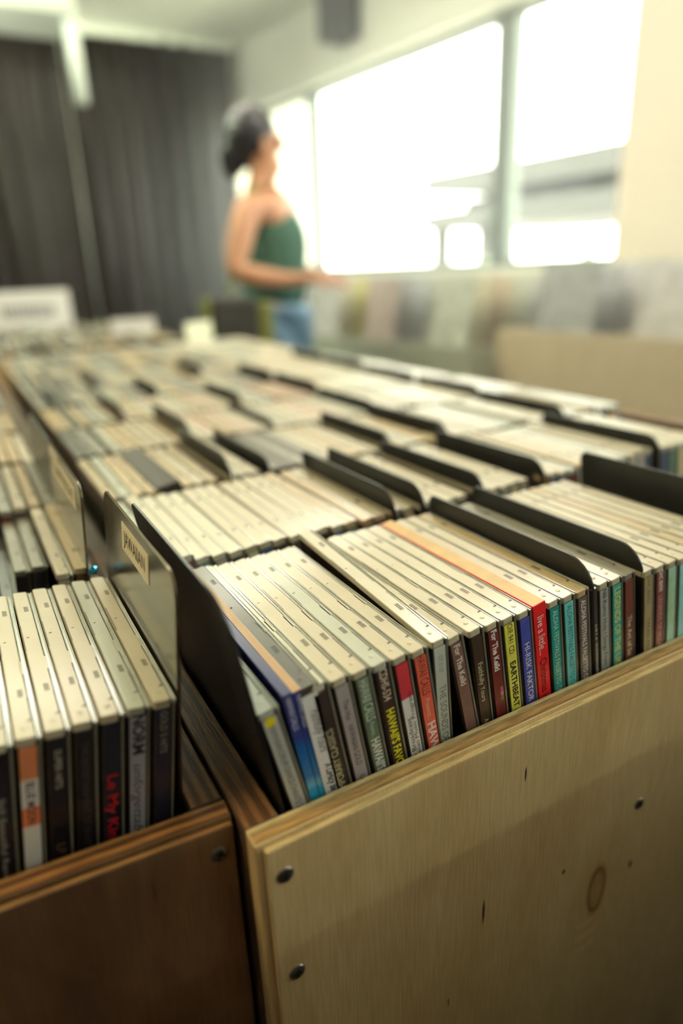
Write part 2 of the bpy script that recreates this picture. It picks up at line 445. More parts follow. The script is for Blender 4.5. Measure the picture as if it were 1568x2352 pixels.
# ------------------------------------------------------------------ person
def skin_obj(name, verts, edges, radii, m, parent=None, levels=2, root=0):
    me = bpy.data.meshes.new(name); me.from_pydata([Vector(v) for v in verts], edges, [])
    o = bpy.data.objects.new(name, me); C.objects.link(o)
    sk = o.modifiers.new('skin', 'SKIN'); sk.use_smooth_shade = True
    for i, r_ in enumerate(radii):
        sv = me.skin_vertices[0].data[i]
        sv.radius = r_ if isinstance(r_, tuple) else (r_, r_)
        sv.use_root = (i == root)
    ss = o.modifiers.new('sub', 'SUBSURF'); ss.levels = levels; ss.render_levels = levels
    me.materials.append(m)
    bpy.context.view_layer.update()
    dg = bpy.context.evaluated_depsgraph_get()
    nm = bpy.data.meshes.new_from_object(o.evaluated_get(dg)); nm.name = name
    nm.materials.clear(); nm.materials.append(m)
    for p in nm.polygons: p.use_smooth = True
    C.objects.unlink(o); bpy.data.objects.remove(o)
    return link(name, nm, parent)
def zz(p): return (p[0], p[1], p[2]+Z0)
skin_m = mat('skin', (0.52, 0.26, 0.15), 0.5, noise=0.06)
J = dict(pelvis=(1.10,2.39,0.06), waist=(1.105,2.39,0.20), chest=(1.115,2.385,0.34), uchest=(1.10,2.385,0.44), nbase=(1.075,2.39,0.505), neck=(1.085,2.385,0.565),
  skull=(1.092,2.385,0.675), crown=(1.085,2.388,0.735), jaw=(1.125,2.36,0.605), chin=(1.146,2.348,0.592), mouth=(1.148,2.345,0.622), nose=(1.168,2.332,0.652), brow=(1.138,2.352,0.692),
  rsh=(0.975,2.29,0.445), rarm=(0.925,2.262,0.34), relb=(0.885,2.245,0.225), rfore=(0.97,2.205,0.200), rwr=(1.062,2.165,0.188), rpalm=(1.118,2.138,0.190),
  lsh=(1.215,2.475,0.455), larm=(1.245,2.50,0.35), lelb=(1.265,2.50,0.235), lfore=(1.275,2.42,0.205), lwr=(1.275,2.34,0.190), lpalm=(1.290,2.285,0.190),
  rhip=(1.04,2.33,0.0), rknee=(1.06,2.31,-0.40), rank=(1.05,2.33,-0.78), rtoe=(1.15,2.25,-0.815),
  lhip=(1.16,2.45,0.0), lknee=(1.19,2.43,-0.40), lank=(1.17,2.45,-0.78), ltoe=(1.27,2.37,-0.815))
rad = dict(pelvis=.11, waist=.09, chest=.10, uchest=(.12,.075), nbase=.06, neck=.048, skull=.074, crown=.046, jaw=.05, chin=.018, mouth=.022, nose=.010, brow=.024,
  rsh=.058, rarm=.05, relb=.042, rfore=.042, rwr=.026, rpalm=(.034,.018), lsh=.058, larm=.05, lelb=.042, lfore=.042, lwr=.026, lpalm=(.034,.018),
  rhip=.075, rknee=.05, rank=.04, rtoe=.03, lhip=.075, lknee=.05, lank=.04, ltoe=.03)
E_ = [('pelvis','waist'),('waist','chest'),('chest','uchest'),('uchest','nbase'),('nbase','neck'),('neck','skull'),('skull','crown'),('neck','jaw'),('jaw','chin'),('jaw','mouth'),('skull','brow'),('brow','nose'),
  ('uchest','rsh'),('rsh','rarm'),('rarm','relb'),('relb','rfore'),('rfore','rwr'),('rwr','rpalm'),('uchest','lsh'),('lsh','larm'),('larm','lelb'),('lelb','lfore'),('lfore','lwr'),('lwr','lpalm'),
  ('pelvis','rhip'),('rhip','rknee'),('rknee','rank'),('rank','rtoe'),('pelvis','lhip'),('lhip','lknee'),('lknee','lank'),('lank','ltoe')]
names = list(J)
V_ = [zz(J[n]) for n in names]; Ra = [rad[n] for n in names]
Ed = [(names.index(a), names.index(c)) for a, c in E_]
def fingers(palm, d, side):
    d = Vector(d).normalized(); up = Vector((0,0,1)); sd = d.cross(up).normalized()
    p0 = Vector(zz(J[palm])); pi = names.index(palm)
    for i, (off, ln) in enumerate(((-0.027, .062), (-0.009, .074), (0.009, .070), (0.027, .055))):
        a = p0 + d*0.035 + sd*off; b1 = a + d*ln*0.5 - up*0.008; c1 = b1 + d*ln*0.32 - up*0.026
        k0 = len(V_); V_.extend([tuple(a), tuple(b1), tuple(c1)]); Ra.extend([.0095, .0085, .007])
        Ed.extend([(pi, k0), (k0, k0+1), (k0+1, k0+2)])
    a = p0 - sd*side*0.034 + d*0.004 - up*.006; b1 = a + d*0.035 - sd*side*0.014 - up*.012
    k0 = len(V_); V_.extend([tuple(a), tuple(b1)]); Ra.extend([.012, .009]); Ed.extend([(pi, k0), (k0, k0+1)])
fingers('rpalm', (0.88,-0.47,-0.05), 1)
fingers('lpalm', (0.40,-0.9,-0.05), -1)
per = empty('person', (1.10, 2.39, 0))
tag(per, 'person in green sleeveless top and jeans, standing in profile by the window', 'person')
body = skin_obj('body', V_, Ed, Ra, skin_m)
def own(o, par=per):
    o.parent = par; o.matrix_parent_inverse = Matrix.Translation(par.location).inverted(); return o
own(body)
green_m = mat('green_top_cloth', (0.045, 0.12, 0.085), 0.8, noise=0.3, nscale=12)
jeans_m = mat('blue_denim', (0.16, 0.28, 0.42), 0.8, noise=0.2, nscale=14)
hair_m = mat('dark_hair', (0.020, 0.020, 0.028), 0.4, noise=0.3)
own(skin_obj('top', [zz(p) for p in [(1.105,2.39,0.05),(1.105,2.39,0.20),(1.12,2.38,0.33),(1.125,2.375,0.40),(1.165,2.42,0.44)]], [(0,1),(1,2),(2,3),(3,4)],
    [.155,.135,.148,.125,.06], green_m))
own(skin_obj('strap', [zz(p) for p in [(1.13,2.32,0.42),(1.06,2.33,0.50),(1.02,2.38,0.46)]], [(0,1),(1,2)], [.022,.018,.02], green_m, levels=1))
own(skin_obj('jeans', [zz(p) for p in [(1.10,2.39,0.10),(1.10,2.39,0.02),J['rhip'],J['rknee'],J['rank'],J['lhip'],J['lknee'],J['lank']]],
    [(0,1),(1,2),(2,3),(3,4),(1,5),(5,6),(6,7)], [.15,.165,.135,.095,.07,.135,.095,.07], jeans_m))
hb = bmesh.new()
bmesh.ops.create_icosphere(hb, subdivisions=3, radius=1, matrix=Matrix.Translation((1.058,2.408,Z0+0.706)) @ Euler((0,0.5,R(-30))).to_matrix().to_4x4() @ Matrix.Diagonal((.102,.094,.102,1)))
bmesh.ops.create_icosphere(hb, subdivisions=3, radius=1, matrix=Matrix.Translation((1.012,2.435,Z0+0.665)) @ Euler((0,0.35,R(-30))).to_matrix().to_4x4() @ Matrix.Diagonal((.062,.058,.112,1)))
rnd = random.Random(5)
for vv in hb.verts: vv.co += Vector((rnd.uniform(-1,1), rnd.uniform(-1,1), rnd.uniform(-1,1)))*0.0035
me = bpy.data.meshes.new('hair'); hb.to_mesh(me); hb.free(); me.materials.append(hair_m)
for p in me.polygons: p.use_smooth = True
own(link('hair', me))
hb = bmesh.new()
bmesh.ops.create_icosphere(hb, subdivisions=2, radius=1, matrix=Matrix.Translation((1.075,2.315,Z0+0.655)) @ Matrix.Diagonal((.016,.008,.03,1)))
me = bpy.data.meshes.new('ear'); hb.to_mesh(me); hb.free(); me.materials.append(skin_m); own(link('ear', me))
hb = bmesh.new()
bmesh.ops.create_icosphere(hb, subdivisions=2, radius=0.011, matrix=Matrix.Translation((1.132,2.310,Z0+0.662)))
me = bpy.data.meshes.new('eye'); hb.to_mesh(me); hb.free(); me.materials.append(mat('eye', (0.03,0.02,0.02), 0.2)); own(link('eye', me))
# tote bag at the near hip
bag = empty('tote_bag', (0.835, 2.15, Z0-0.10))
tag(bag, 'dark tote bag with olive green trim hanging at the side of the person', 'bag')
bagm = mat('tote_dark_cloth', (0.055, 0.055, 0.05), 0.8, noise=0.3, nscale=20); olive = mat('tote_olive_cloth', (0.20, 0.22, 0.06), 0.8)
ob('pouch', -0.085, 0.085, -0.03, 0.03, -0.12, 0.24, bagm, bag, 0.02)
ob('side_panel', 0.085, 0.135, -0.032, 0.032, -0.12, 0.22, olive, bag, 0.012)
ob('back_panel', -0.115, -0.085, -0.032, 0.032, -0.12, 0.24, olive, bag, 0.012)
own(skin_obj('strap', [zz(p) for p in [(0.83,2.23,0.14),(0.855,2.26,0.34),(0.90,2.33,0.47),(0.97,2.34,0.515)]], [(0,1),(1,2),(2,3)], [.010,.010,.010,.010], olive, levels=1), bag)
bag.rotation_euler = (0, 0, R(-20))

# ------------------------------------------------------------------ record bins along the window
ply_pale = veneer('pale_ply_face', (0.80, 0.70, 0.50), (0.72, 0.62, 0.42))
bin_green = mat('grey_green_bin_board', (0.42, 0.45, 0.35), 0.6, noise=0.1, nscale=6)
def wall_bin(nme, label, u0, u1, xf, top, m, group):
    """xf(u): x of the front face"""
    r_ = empty(nme, ((xf(u0)+wallpt(u0))/2, (u0+u1)/2, 0)); tag(r_, label, 'record bin')
    def seg(pn, fa, fb, za, zb, ua=u0, ub=u1):
        v = [(fa(ua), ua, za), (fb(ua), ua, za), (fb(ub), ub, za), (fa(ub), ub, za), (fa(ua), ua, zb), (fb(ua), ua, zb), (fb(ub), ub, zb), (fa(ub), ub, zb)]
        v = [(x-r_.location.x, y-r_.location.y, z) for x, y, z in v]
        me = bpy.data.meshes.new(pn); me.from_pydata(v, [], [(0,3,2,1),(4,5,6,7),(0,1,5,4),(1,2,6,5),(2,3,7,6),(3,0,4,7)]); me.materials.append(m)
        link(pn, me, r_)
    back = lambda u: wallpt(u)-0.02
    seg('front_panel', xf, lambda u: xf(u)+0.02, top-0.45, top)
    seg('base', lambda u: xf(u)+0.03, back, 0.0, top-0.45)
    seg('shelf', lambda u: xf(u)+0.02, back, top-0.45, top-0.15)
    seg('end_panel', xf, back, top-0.15, top, u1, u1+0.02)
    seg('end_panel', xf, back, top-0.15, top, u0-0.02, u0)
    nc = max(1, round((u1-u0)/0.36))
    for i in range(1, nc):
        u = u0+(u1-u0)*i/nc
        seg('partition', lambda u_: xf(u_)+0.02, back, top-0.15, top-0.01, u-0.006, u+0.006)
    return nc
fA = lambda u: 1.76-0.15*(u-1.4)
fB = lambda u: 1.60-0.15*(u-1.7)
topA, topB = Z0-0.015, Z0-0.075
ncA = wall_bin('record_bin', 'pale plywood record bin below the window, nearer to the camera', -0.20, 1.72, fA, topA, ply_pale, 'record bins')
ncB = wall_bin('record_bin', 'grey green record bin below the window, beyond the plywood one', 1.76, 2.95, fB, topB, bin_green, 'record bins')
sleeve_cols = [(0.75,0.72,0.6),(0.8,0.78,0.68),(0.62,0.55,0.40),(0.48,0.50,0.50),(0.70,0.38,0.28),(0.35,0.45,0.50),(0.75,0.62,0.25),(0.5,0.42,0.38),(0.36,0.38,0.38),(0.82,0.80,0.72),(0.55,0.60,0.5),(0.68,0.5,0.38)]
sl_m = []
for i, c in enumerate(sleeve_cols):
    m = mat('record_sleeve_print_%d' % i, c, 0.5, noise=0.7, nscale=19); sl_m.append(m)
rnd = random.Random(11)
def sleeves(u0, u1, nc, fx_, base, npc, where, zs):
    for i in range(nc):
        uc = u0+(u1-u0)*(i+0.5)/nc
        for j in range(npc):
            me = MB().box(-0.002, 0.002, -0.155, 0.155, 0, 0.312).mesh('record_sleeve', sl_m[rnd.randrange(len(sl_m))])
            x = fx_(uc)+0.075+j*0.066+rnd.uniform(-.006, .006)
            o = link('record_sleeve', me, None, (x, uc+rnd.uniform(-.008, .008), base+0.002), (0, R(rnd.uniform(7, 11)), -math.atan(0.15)))
            tag(o, '%s sleeve from the aisle, %s cell from the far end, %s bin' % (ordn(j+1).capitalize(), ordn(nc-i), where), 'record sleeve', 'record sleeves in the bins under the window')
sleeves(-0.20, 1.72, ncA, fA, topA-0.09, 9, 'plywood', 0)
sleeves(1.76, 2.95, ncB, fB, topB-0.06, 9, 'grey green', 0)
# ------------------------------------------------------------------ plywood disc bins
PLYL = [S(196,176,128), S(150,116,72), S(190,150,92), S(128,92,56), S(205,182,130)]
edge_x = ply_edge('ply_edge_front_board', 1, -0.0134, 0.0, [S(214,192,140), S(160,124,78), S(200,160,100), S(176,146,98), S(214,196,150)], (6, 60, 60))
PLY_SHADED = [S(140,98,58), S(92,58,32), S(128,88,50), S(84,52,28), S(138,98,58)]  # side board layers, their shade darkened into the colours
edge_side = ply_edge('ply_edge_side_board', 0, 0.0, 0.0158, PLY_SHADED, (60, 6, 60))
edge_left = ply_edge('ply_edge_left_side_board', 0, -0.0158, -0.0014, PLY_SHADED, (60, 6, 60))
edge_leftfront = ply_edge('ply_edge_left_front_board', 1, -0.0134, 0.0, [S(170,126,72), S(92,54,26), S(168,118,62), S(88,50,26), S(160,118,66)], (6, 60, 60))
face_r = veneer('birch_face_veneer', S(226,204,156), S(206,178,128), knot=(0.2165, -0.1535, 0.0075, 0.019),
    streaks=((0.1226, -0.1115, 0.0012, 0.011), (0.147, -0.030, 0.0009, 0.006), (0.184, -0.119, 0.0018, 0.0022), (0.1000, -0.165, 0.0006, 0.004), (0.2475, -0.150, 0.0022, 0.004)))
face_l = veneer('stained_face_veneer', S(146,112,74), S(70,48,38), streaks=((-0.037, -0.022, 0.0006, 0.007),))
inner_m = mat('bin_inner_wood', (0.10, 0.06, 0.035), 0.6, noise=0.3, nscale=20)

def board(nme, parent, x0, x1, y0, y1, z0, z1, mats, topi=1, bev=0.0007):
    mb = MB().box(x0, x1, y0, y1, z0, z1)
    mb.m = [0, topi, 0, 0, 0, 0]
    return link(nme, mb.mesh(nme, mats, bev, 1), parent)
def screw(parent, x, y, z, r=0.0042, roty=0):
    bm = bmesh.new()
    n = 20
    rings = [(0.0, 0.0), (r*0.86, 0.0), (r, 0.0005), (r, 0.0012)]
    cen = bm.verts.new((0, -0.0004, 0))
    prev = None
    for rr, dy in rings[1:]:
        ring = [bm.verts.new((rr*math.cos(2*PI*i/n), dy-0.0006, rr*math.sin(2*PI*i/n))) for i in range(n)]
        for i in range(n):
            if prev is None: bm.faces.new((cen, ring[i], ring[(i+1) % n]))
            else: bm.faces.new((prev[i], ring[i], ring[(i+1) % n], prev[(i+1) % n]))
        prev = ring
    bmesh.ops.recalc_face_normals(bm, faces=bm.faces)
    me = bpy.data.meshes.new('screw'); bm.to_mesh(me); bm.free(); me.materials.append(M_SCREW)
    for p in me.polygons: p.use_smooth = True
    o = link('screw', me, parent, (x, y, z), (0, roty, 0))
    mb = MB().box(-r*0.55, r*0.55, -0.0012, -0.0009, -r*0.13, r*0.13).box(-r*0.13, r*0.13, -0.0012, -0.0009, -r*0.55, r*0.55)
    link('cross_recess', mb.mesh('cross_recess', M_INK), o)
    return o

BACK_Y = 1.62
mb_ = empty('disc_bin', (0, 0, Z0)); tag(mb_, 'large pale plywood disc bin with a knot in its front board', 'disc bin')
# front board: stepped top edge, the face veneer a little lower than the core
mb = MB().box(0, 0.64, -0.0102, 0, -0.62, 0.0); mb.m = [0,1,0,0,0,0]
fp = link('front_panel', mb.mesh('front_panel', [face_r, edge_x], 0.0008, 2), mb_)
mb = MB().box(0.0035, 0.64, -0.0134, -0.0101, -0.62, -0.0022); mb.m = [0,1,0,0,0,0]
link('face_veneer', mb.mesh('face_veneer', [face_r, edge_x], 0.0009, 2), fp)
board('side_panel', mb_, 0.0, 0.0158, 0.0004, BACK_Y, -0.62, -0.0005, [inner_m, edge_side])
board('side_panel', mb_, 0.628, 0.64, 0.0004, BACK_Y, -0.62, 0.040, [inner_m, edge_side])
board('back_panel', mb_, 0.0, 0.64, BACK_Y, BACK_Y+0.014, -0.62, 0.040, [face_r, edge_x])
board('bottom_panel', mb_, 0.0158, 0.628, 0.0004, BACK_Y, -0.09, -0.0745, [inner_m, inner_m])
board('plinth', mb_, 0.04, 0.60, 0.05, BACK_Y-0.03, -Z0, -0.62, [inner_m, inner_m])
for (x, z) in ((0.0110, -0.0182), (0.0128, -0.077), (0.2475, -0.1505+0.05)):
    screw(mb_, x, -0.0134, z, 0.0040, random.uniform(0, 1))
lb = empty('disc_bin', (0, 0, Z0)); tag(lb, 'small dark stained plywood disc bin left of the pale one', 'disc bin')
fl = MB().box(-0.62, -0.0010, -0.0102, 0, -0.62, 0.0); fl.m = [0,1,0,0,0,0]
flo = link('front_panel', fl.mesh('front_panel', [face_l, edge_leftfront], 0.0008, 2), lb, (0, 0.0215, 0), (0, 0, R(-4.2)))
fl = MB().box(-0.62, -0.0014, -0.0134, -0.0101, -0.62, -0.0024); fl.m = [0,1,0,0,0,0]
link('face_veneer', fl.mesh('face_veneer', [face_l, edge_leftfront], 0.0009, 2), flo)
board('side_panel', lb, -0.0158, -0.0014, 0.024, 1.2, -0.62, -0.0008, [inner_m, edge_left])
board('side_panel', lb, -0.62, -0.604, 0.085, 1.2, -0.62, 0.0, [inner_m, edge_left])
board('back_panel', lb, -0.62, -0.0014, 1.2, 1.214, -0.62, 0.0, [face_l, edge_leftfront])
board('bottom_panel', lb, -0.604, -0.0158, 0.085, 1.2, -0.09, -0.0745, [inner_m, inner_m])
board('plinth', lb, -0.58, -0.04, 0.13, 1.15, -Z0, -0.62, [inner_m, inner_m])
screw(lb, -0.0092, 0.0088, -0.0156, 0.0040, 0.5)
# a low bin further back, by the curtain
rb = empty('disc_bin', (0.1, 2.2, Z0)); tag(rb, 'farthest disc bin, the one standing before the dark curtain', 'disc bin')
board('bottom_panel', rb, -0.9, 0.46, -0.54, 0.95, -0.62, -0.09, [inner_m, inner_m])
board('side_panel', rb, -0.915, -0.9, -0.54, 0.95, -0.62, 0.0, [inner_m, inner_m])
board('side_panel', rb, 0.46, 0.475, -0.54, 0.95, -0.62, 0.0, [inner_m, inner_m])
board('back_panel', rb, -0.9, 0.46, 0.95, 0.965, -0.62, 0.0, [inner_m, inner_m])
board('plinth', rb, -0.8, 0.36, -0.46, 0.85, -Z0, -0.62, [inner_m, inner_m])

# ------------------------------------------------------------------ disc cases
M_LID.node_tree.nodes['Principled BSDF'].inputs['Coat Roughness'].default_value = 0.2
M_RIM = mat('clear_rim', (0.62, 0.64, 0.57), 0.1, coat=1.0, noise=0.35, nscale=160)
W_, D_, H_ = 10.2, 142.0, 125.0
T = 0.0104
def mm_box(mb, x0, x1, y0, y1, z0, z1, mi=0): mb.box(x0*MM, x1*MM, y0*MM, y1*MM, z0*MM, z1*MM, mi); return mb
def cap_mesh(kind, wdt=7.5):
    """the moulded top of the tray with rounded ends, slots and small marks"""
    pts = []
    r = 3.2
    for cx, cy, a0 in ((0.2+1.2, 0+1.6, 180), (wdt-1.2, 0+1.6, 270), (wdt-1.2, D_-1.6, 0), (0.2+1.2, D_-1.6, 90)):
        for k_ in range(4):
            a = R(a0 + k_*30); pts.append(((cx+1.2*math.cos(a))*MM, (cy+1.6*math.sin(a))*MM))
    me = polymesh('tray_top', pts, 121.2*MM, 125*MM, [CASE[kind], M_SLOT], axis='z', bevel=0.00035)
    bm = bmesh.new(); bm.from_mesh(me)
    def bx(x0, x1, y0, y1, z0, z1, mi):
        g = bmesh.ops.create_cube(bm, size=1, matrix=Matrix.Translation(((x0+x1)/2*MM, (y0+y1)/2*MM, (z0+z1)/2*MM)) @ Matrix.Diagonal(((x1-x0)*MM, (y1-y0)*MM, (z1-z0)*MM, 1)))
        for f in {f for v in g['verts'] for f in v.link_faces}: f.material_index = mi
    if wdt > 6:
        for yc in (34, 118):
            bx(wdt-3.6, wdt-1.5, yc-3.2, yc+3.2, 124.9, 125.04, 1)
            for q in range(5): bx(wdt-3.7, wdt-1.4, yc-2.8+q*1.3, yc-2.4+q*1.3, 124.95, 125.12, 0)
        bx(wdt-0.9, wdt+0.35, 50, 62, 124.6, 125.0, 0)
        bx(wdt-0.45, wdt-0.02, 12, 30, 124.9, 125.03, 1)
        bx(wdt-1.9, wdt-0.1, 11.4, 12.6, 124.9, 125.03, 1)
        bx(0.25, 0.6, 70, 98, 124.9, 125.03, 1)
        bmesh.ops.create_uvsphere(bm, u_segments=10, v_segments=6, radius=0.0007, matrix=Matrix.Translation((2.6*MM, 84*MM, 125*MM)) @ Matrix.Diagonal((1, 1, 0.5, 1)))
        bmesh.ops.create_uvsphere(bm, u_segments=12, v_segments=6, radius=0.0013, matrix=Matrix.Translation((4.2*MM, 7*MM, 125*MM)) @ Matrix.Diagonal((1, 1, 0.22, 1)))
    bm.to_mesh(me); bm.free()
    return me
CAP = {k_: cap_mesh(k_) for k_ in CASE}
TRAY = mm_box(mm_box(MB(), 0.5, 7.9, 0.7, D_-0.7, 0.4, 121.2, 0), 0.5, 8.6, 1.2, D_-1.2, 0.4, 122.6, 0).mesh('tray', M_INNER, 0.0003, 1)
LID = mm_box(mm_box(mm_box(MB(), 7.95, 8.3, 0.5, D_-0.5, 123.0, 124.5, 1), 8.3, 9.45, 0.1, D_-0.3, 0.2, 123.9, 0), 9.45, 9.85, 0.5, D_-0.5, 122.0, 124.5, 1).mesh('lid', [M_LID, M_RIM], 0.00008, 1)
def spine_mesh(m, x0=1.3, x1=7.7, z0=3, z1=120.6):
    return mm_box(MB(), x0, x1, -0.05, 0.75, z0, z1).mesh('spine_card', m, 0.0001, 1)
_sp = {}
def spine(m, *a):
    k_ = (m.name,)+a
    if k_ not in _sp: _sp[k_] = spine_mesh(m, *a)
    return _sp[k_]
texts = []
def lettering(parent, txt, start, length, cap, col, x=4.5, up=False, shear=0.0, bold=0.0, y=-0.12, spacing=1.0):
    """spine text: start and length in mm from the top of the case"""
    c = bpy.data.curves.new('lettering', 'FONT'); c.body = txt; c.size = cap/0.69*MM
    c.shear = shear; c.offset = bold*MM; c.space_character = spacing
    c.align_y = 'CENTER'; c.resolution_u = 3
    c.materials.append(ink(col))
    o = bpy.data.objects.new('lettering', c); C.objects.link(o); o.parent = parent
    z = 125-start if not up else 125-start-length
    o.location = (x*MM, y*MM, z*MM)
    M3 = Matrix(((0, 1, 0), (0, 0, -1), (-1, 0, 0))) if not up else Matrix(((0, -1, 0), (0, 0, -1), (1, 0, 0)))
    o.rotation_euler = M3.to_euler()
    texts.append((o, length*MM))
    return o

def place(root, xt, yt, zt, lean, yaw=0.0, pitch=0.0, h=125.0):
    """put the case so that its top front left edge is at (xt,yt,zt) mm; lean > 0 tips the top to the left"""
    root.rotation_euler = Euler((R(pitch), R(-lean), R(yaw)))
    off = root.rotation_euler.to_matrix() @ Vector((0, 0, h*MM))
    root.location = Vector((xt*MM, yt*MM, Z0+zt*MM)) - off

def disc_case(label, kind, card, xt, yt, zt, lean, group=None, yaw=0, pitch=0, spine_args=(), lid=True):
    r_ = empty('disc_case')
    tag(r_, label, 'disc case', group)
    link('tray', TRAY, r_); link('tray_top', CAP[kind], r_)
    if lid: link('lid', LID, r_)
    if card is not None:
        s_ = link('spine_card', spine(card, *spine_args), r_)
    place(r_, xt, yt, zt, lean, yaw, pitch)
    return r_
def slim_case(label, card, xt, yt, zt, lean, wdt=4.8, edge=None, group=None, yaw=0, pitch=0, name='slim_disc_case', top=None):
    """thin case or card sleeve: printed card body with a clear edge"""
    r_ = empty(name); tag(r_, label, 'disc case', group)
    mb = MB(); mm_box(mb, 0.1, wdt-0.1, 0.3, D_-0.3, 0.3, 124.2, 0)
    mb.m[-5] = 1
    link('card_body', mb.mesh('card_body', [card, top or card], 0.0003, 1), r_)
    if edge: link('clear_edge', mm_box(mm_box(MB(), 0, 0.7, 0, D_, 0, 124.8), wdt-0.7, wdt, 0, D_, 0, 124.8).mesh('clear_edge', edge, 0.0001, 1), r_)
    place(r_, xt, yt, zt, lean, yaw, pitch)
    return r_

# --- first row of the large bin
CREAM = (226, 216, 184); WHITE = (235, 234, 222); DK = (28, 24, 24)
LE = 9.5
G1 = 'disc cases in the front row of the pale bin'
blue_grad = bpy.data.materials.new('blue_printed_card'); blue_grad.use_nodes = True
nt = blue_grad.node_tree; b_ = nt.nodes['Principled BSDF']; b_.inputs['Roughness'].default_value = 0.3; b_.inputs['Coat Weight'].default_value = 0.5
tc = nt.nodes.new('ShaderNodeTexCoord'); sp = nt.nodes.new('ShaderNodeSeparateXYZ'); nt.links.new(tc.outputs['Object'], sp.inputs[0])
mr = nt.nodes.new('ShaderNodeMapRange'); nt.links.new(sp.outputs[2], mr.inputs[0]); mr.inputs[1].default_value = 0.125; mr.inputs[2].default_value = 0.06
rp = ramp_node(nt, [(0.0, S(52,54,130)), (0.38, S(46,60,140)), (0.45, S(22,92,168)), (0.72, S(40,120,190)), (0.80, S(120,190,225)), (0.84, S(60,160,215)), (1.0, S(20,170,205))])
nt.links.new(mr.outputs[0], rp.inputs[0]); nt.links.new(rp.outputs[0], b_.inputs['Base Color'])

def F1(label, kind, rgb, x, texts_=(), z=53.0, lean=LE, mott=0.1, y=4.0, **kw):
    o = disc_case(label, kind, card_mat(rgb, mott) if rgb else None, x, y, z, lean, G1, **kw)
    for t_ in texts_: lettering(o, *t_[0], **t_[1])
    return o
def L(*a, **k_): return (a, k_)

# black divider leaning over the left side board
def divider(label, x, y0, z_top, lean, length=143.0, height=140.0, thick=1.5, m=M_BLACK, rf=16.0, rb_=9.0, group=None, yaw=0.0):
    pts = []
    def arc(cx, cz, r, a0, a1, n=7):
        for i in range(n+1):
            a = R(a0+(a1-a0)*i/n); pts.append(((cx+r*math.cos(a))*MM, (cz+r*math.sin(a))*MM))
    pts.append((0, 0)); pts.append((length*MM, 0))
    arc(length-rb_, height-rb_, rb_, 0, 90)
    arc(rf, height-rf, rf, 90, 180)
    me = polymesh('bin_divider', pts, 0, thick*MM, m, 'x', bevel=0.00025)
    o = link('bin_divider', me); tag(o, label, 'divider', group)
    o.rotation_euler = Euler((0, R(-lean), R(yaw)))
    off = o.rotation_euler.to_matrix() @ Vector((0, 0, height*MM))
    o.location = Vector((x*MM, y0*MM, Z0+z_top*MM)) - off
    return o
GD = 'black dividers in the disc bins'
divider('glossy black divider leaning left at the left end of the pale bin', 1.5, 3.0, 103.5, 9.0, length=146, height=176, m=M_GLOSSBLACK, rf=20)

o = F1('white spined disc case with a yellow dot, sunk low against the black divider', 'blue', (150,152,148), 11.0, [L('HAWAIIAN DRUM DANCE CHANTS: SOU', 8, 52, 2.7, (60,60,60))], z=50.5, lean=12.0, mott=0.06, y=3.0)
bm = bmesh.new(); bmesh.ops.create_circle(bm, cap_ends=True, segments=20, radius=0.0024, matrix=Matrix.Translation((4.5*MM, -0.10*MM, 119.0*MM)) @ Matrix.Rotation(R(90), 4, 'X'))
me = bpy.data.meshes.new('yellow_dot'); bm.to_mesh(me); bm.free(); me.materials.append(ink((214,196,20))); d_ = link('yellow_dot', me, o)
for i, x in enumerate((22.9, 27.6)):
    o = slim_case(('thin blue disc case, left one of the pair beside the yellow dot case', 'thin blue disc case, right one of the pair, against the white scripted spine')[i], blue_grad, x, 4, 55, LE, 4.6, None, G1,
        top=[mat('blue_case_top', S(60,62,120), 0.3, noise=0.3), mat('orange_case_top', S(215,170,120), 0.35, noise=0.15)][i])
    lettering(o, 'HAWAII CALLS', 2.5, 17, 2.4, (200,205,235), x=2.3, y=0.2)
o = F1('white spined disc case with black script, its open top showing a brown inside', 'dark', (206,208,200), 30.5, [L('Faithfully Yours', 12, 24, 4.2, (40,40,45), shear=0.5), L('A Legacy Be', 43, 17, 3.6, (30,30,32), shear=0.35, bold=0.12)], z=54.5, mott=0.04, spine_args=(0.2, 7.9))
link('orange_rim', mm_box(MB(), 0.0, 0.7, 0.5, D_-0.5, 118, 125.2).mesh('orange_rim', mat('orange_rim', S(216,168,112), 0.4), 0.0001, 1), o)
X4 = lambda k_: 35.2+10.40*(k_-4)
X12 = lambda k_: 120.6+10.40*(k_-12)
F1('dark brown spined disc case with cream capitals rising, right of the white scripted one', 'white', (50,42,38), X4(4), [L('CONTEMPORARY CLASSICS', 25, 48, 3.4, (200,190,150), up=True)], z=53.5)
F1('lilac grey spined disc case with dark capitals about gold', 'cream', (140,132,134), X4(5), [L('The Hui', 12, 11, 2.8, (30,28,30)), L('HAWAIIAN GOLD', 26, 24, 2.9, (30,28,30)), L('Inc', 56, 8, 2.8, (70,68,70))], mott=0.05)
F1('moss green spined disc case with tall thin white capitals', 'cream', (84,98,78), X4(6), [L('HAWAII CALLS', 5, 23, 4.6, (190,205,190)), L('Presents...', 29, 9, 2.4, (170,185,170), shear=0.4), L("HAWAII'S GRE", 39, 29, 4.4, (225,228,215), bold=0.15)], mott=0.3)
F1('dark brown spined disc case with a number above yellow bold capitals', 'blue', (52,38,34), X4(7), [L('CDHS-534', 3, 18, 4.0, (198,184,160), bold=0.06), L("HAWAII'S FAVORITE", 26, 44, 4.2, (214,206,40), bold=0.18)])
o = F1('disc case whose spine is red above and white below with two lines of rising text', 'cream', (212,206,188), X4(8), [L('Hawaiian Music Program', 22, 46, 2.0, (30,28,28), up=True, x=5.9), L('Radio Broadcast', 36, 34, 2.4, (30,28,28), up=True, x=3.3)], mott=0.03)
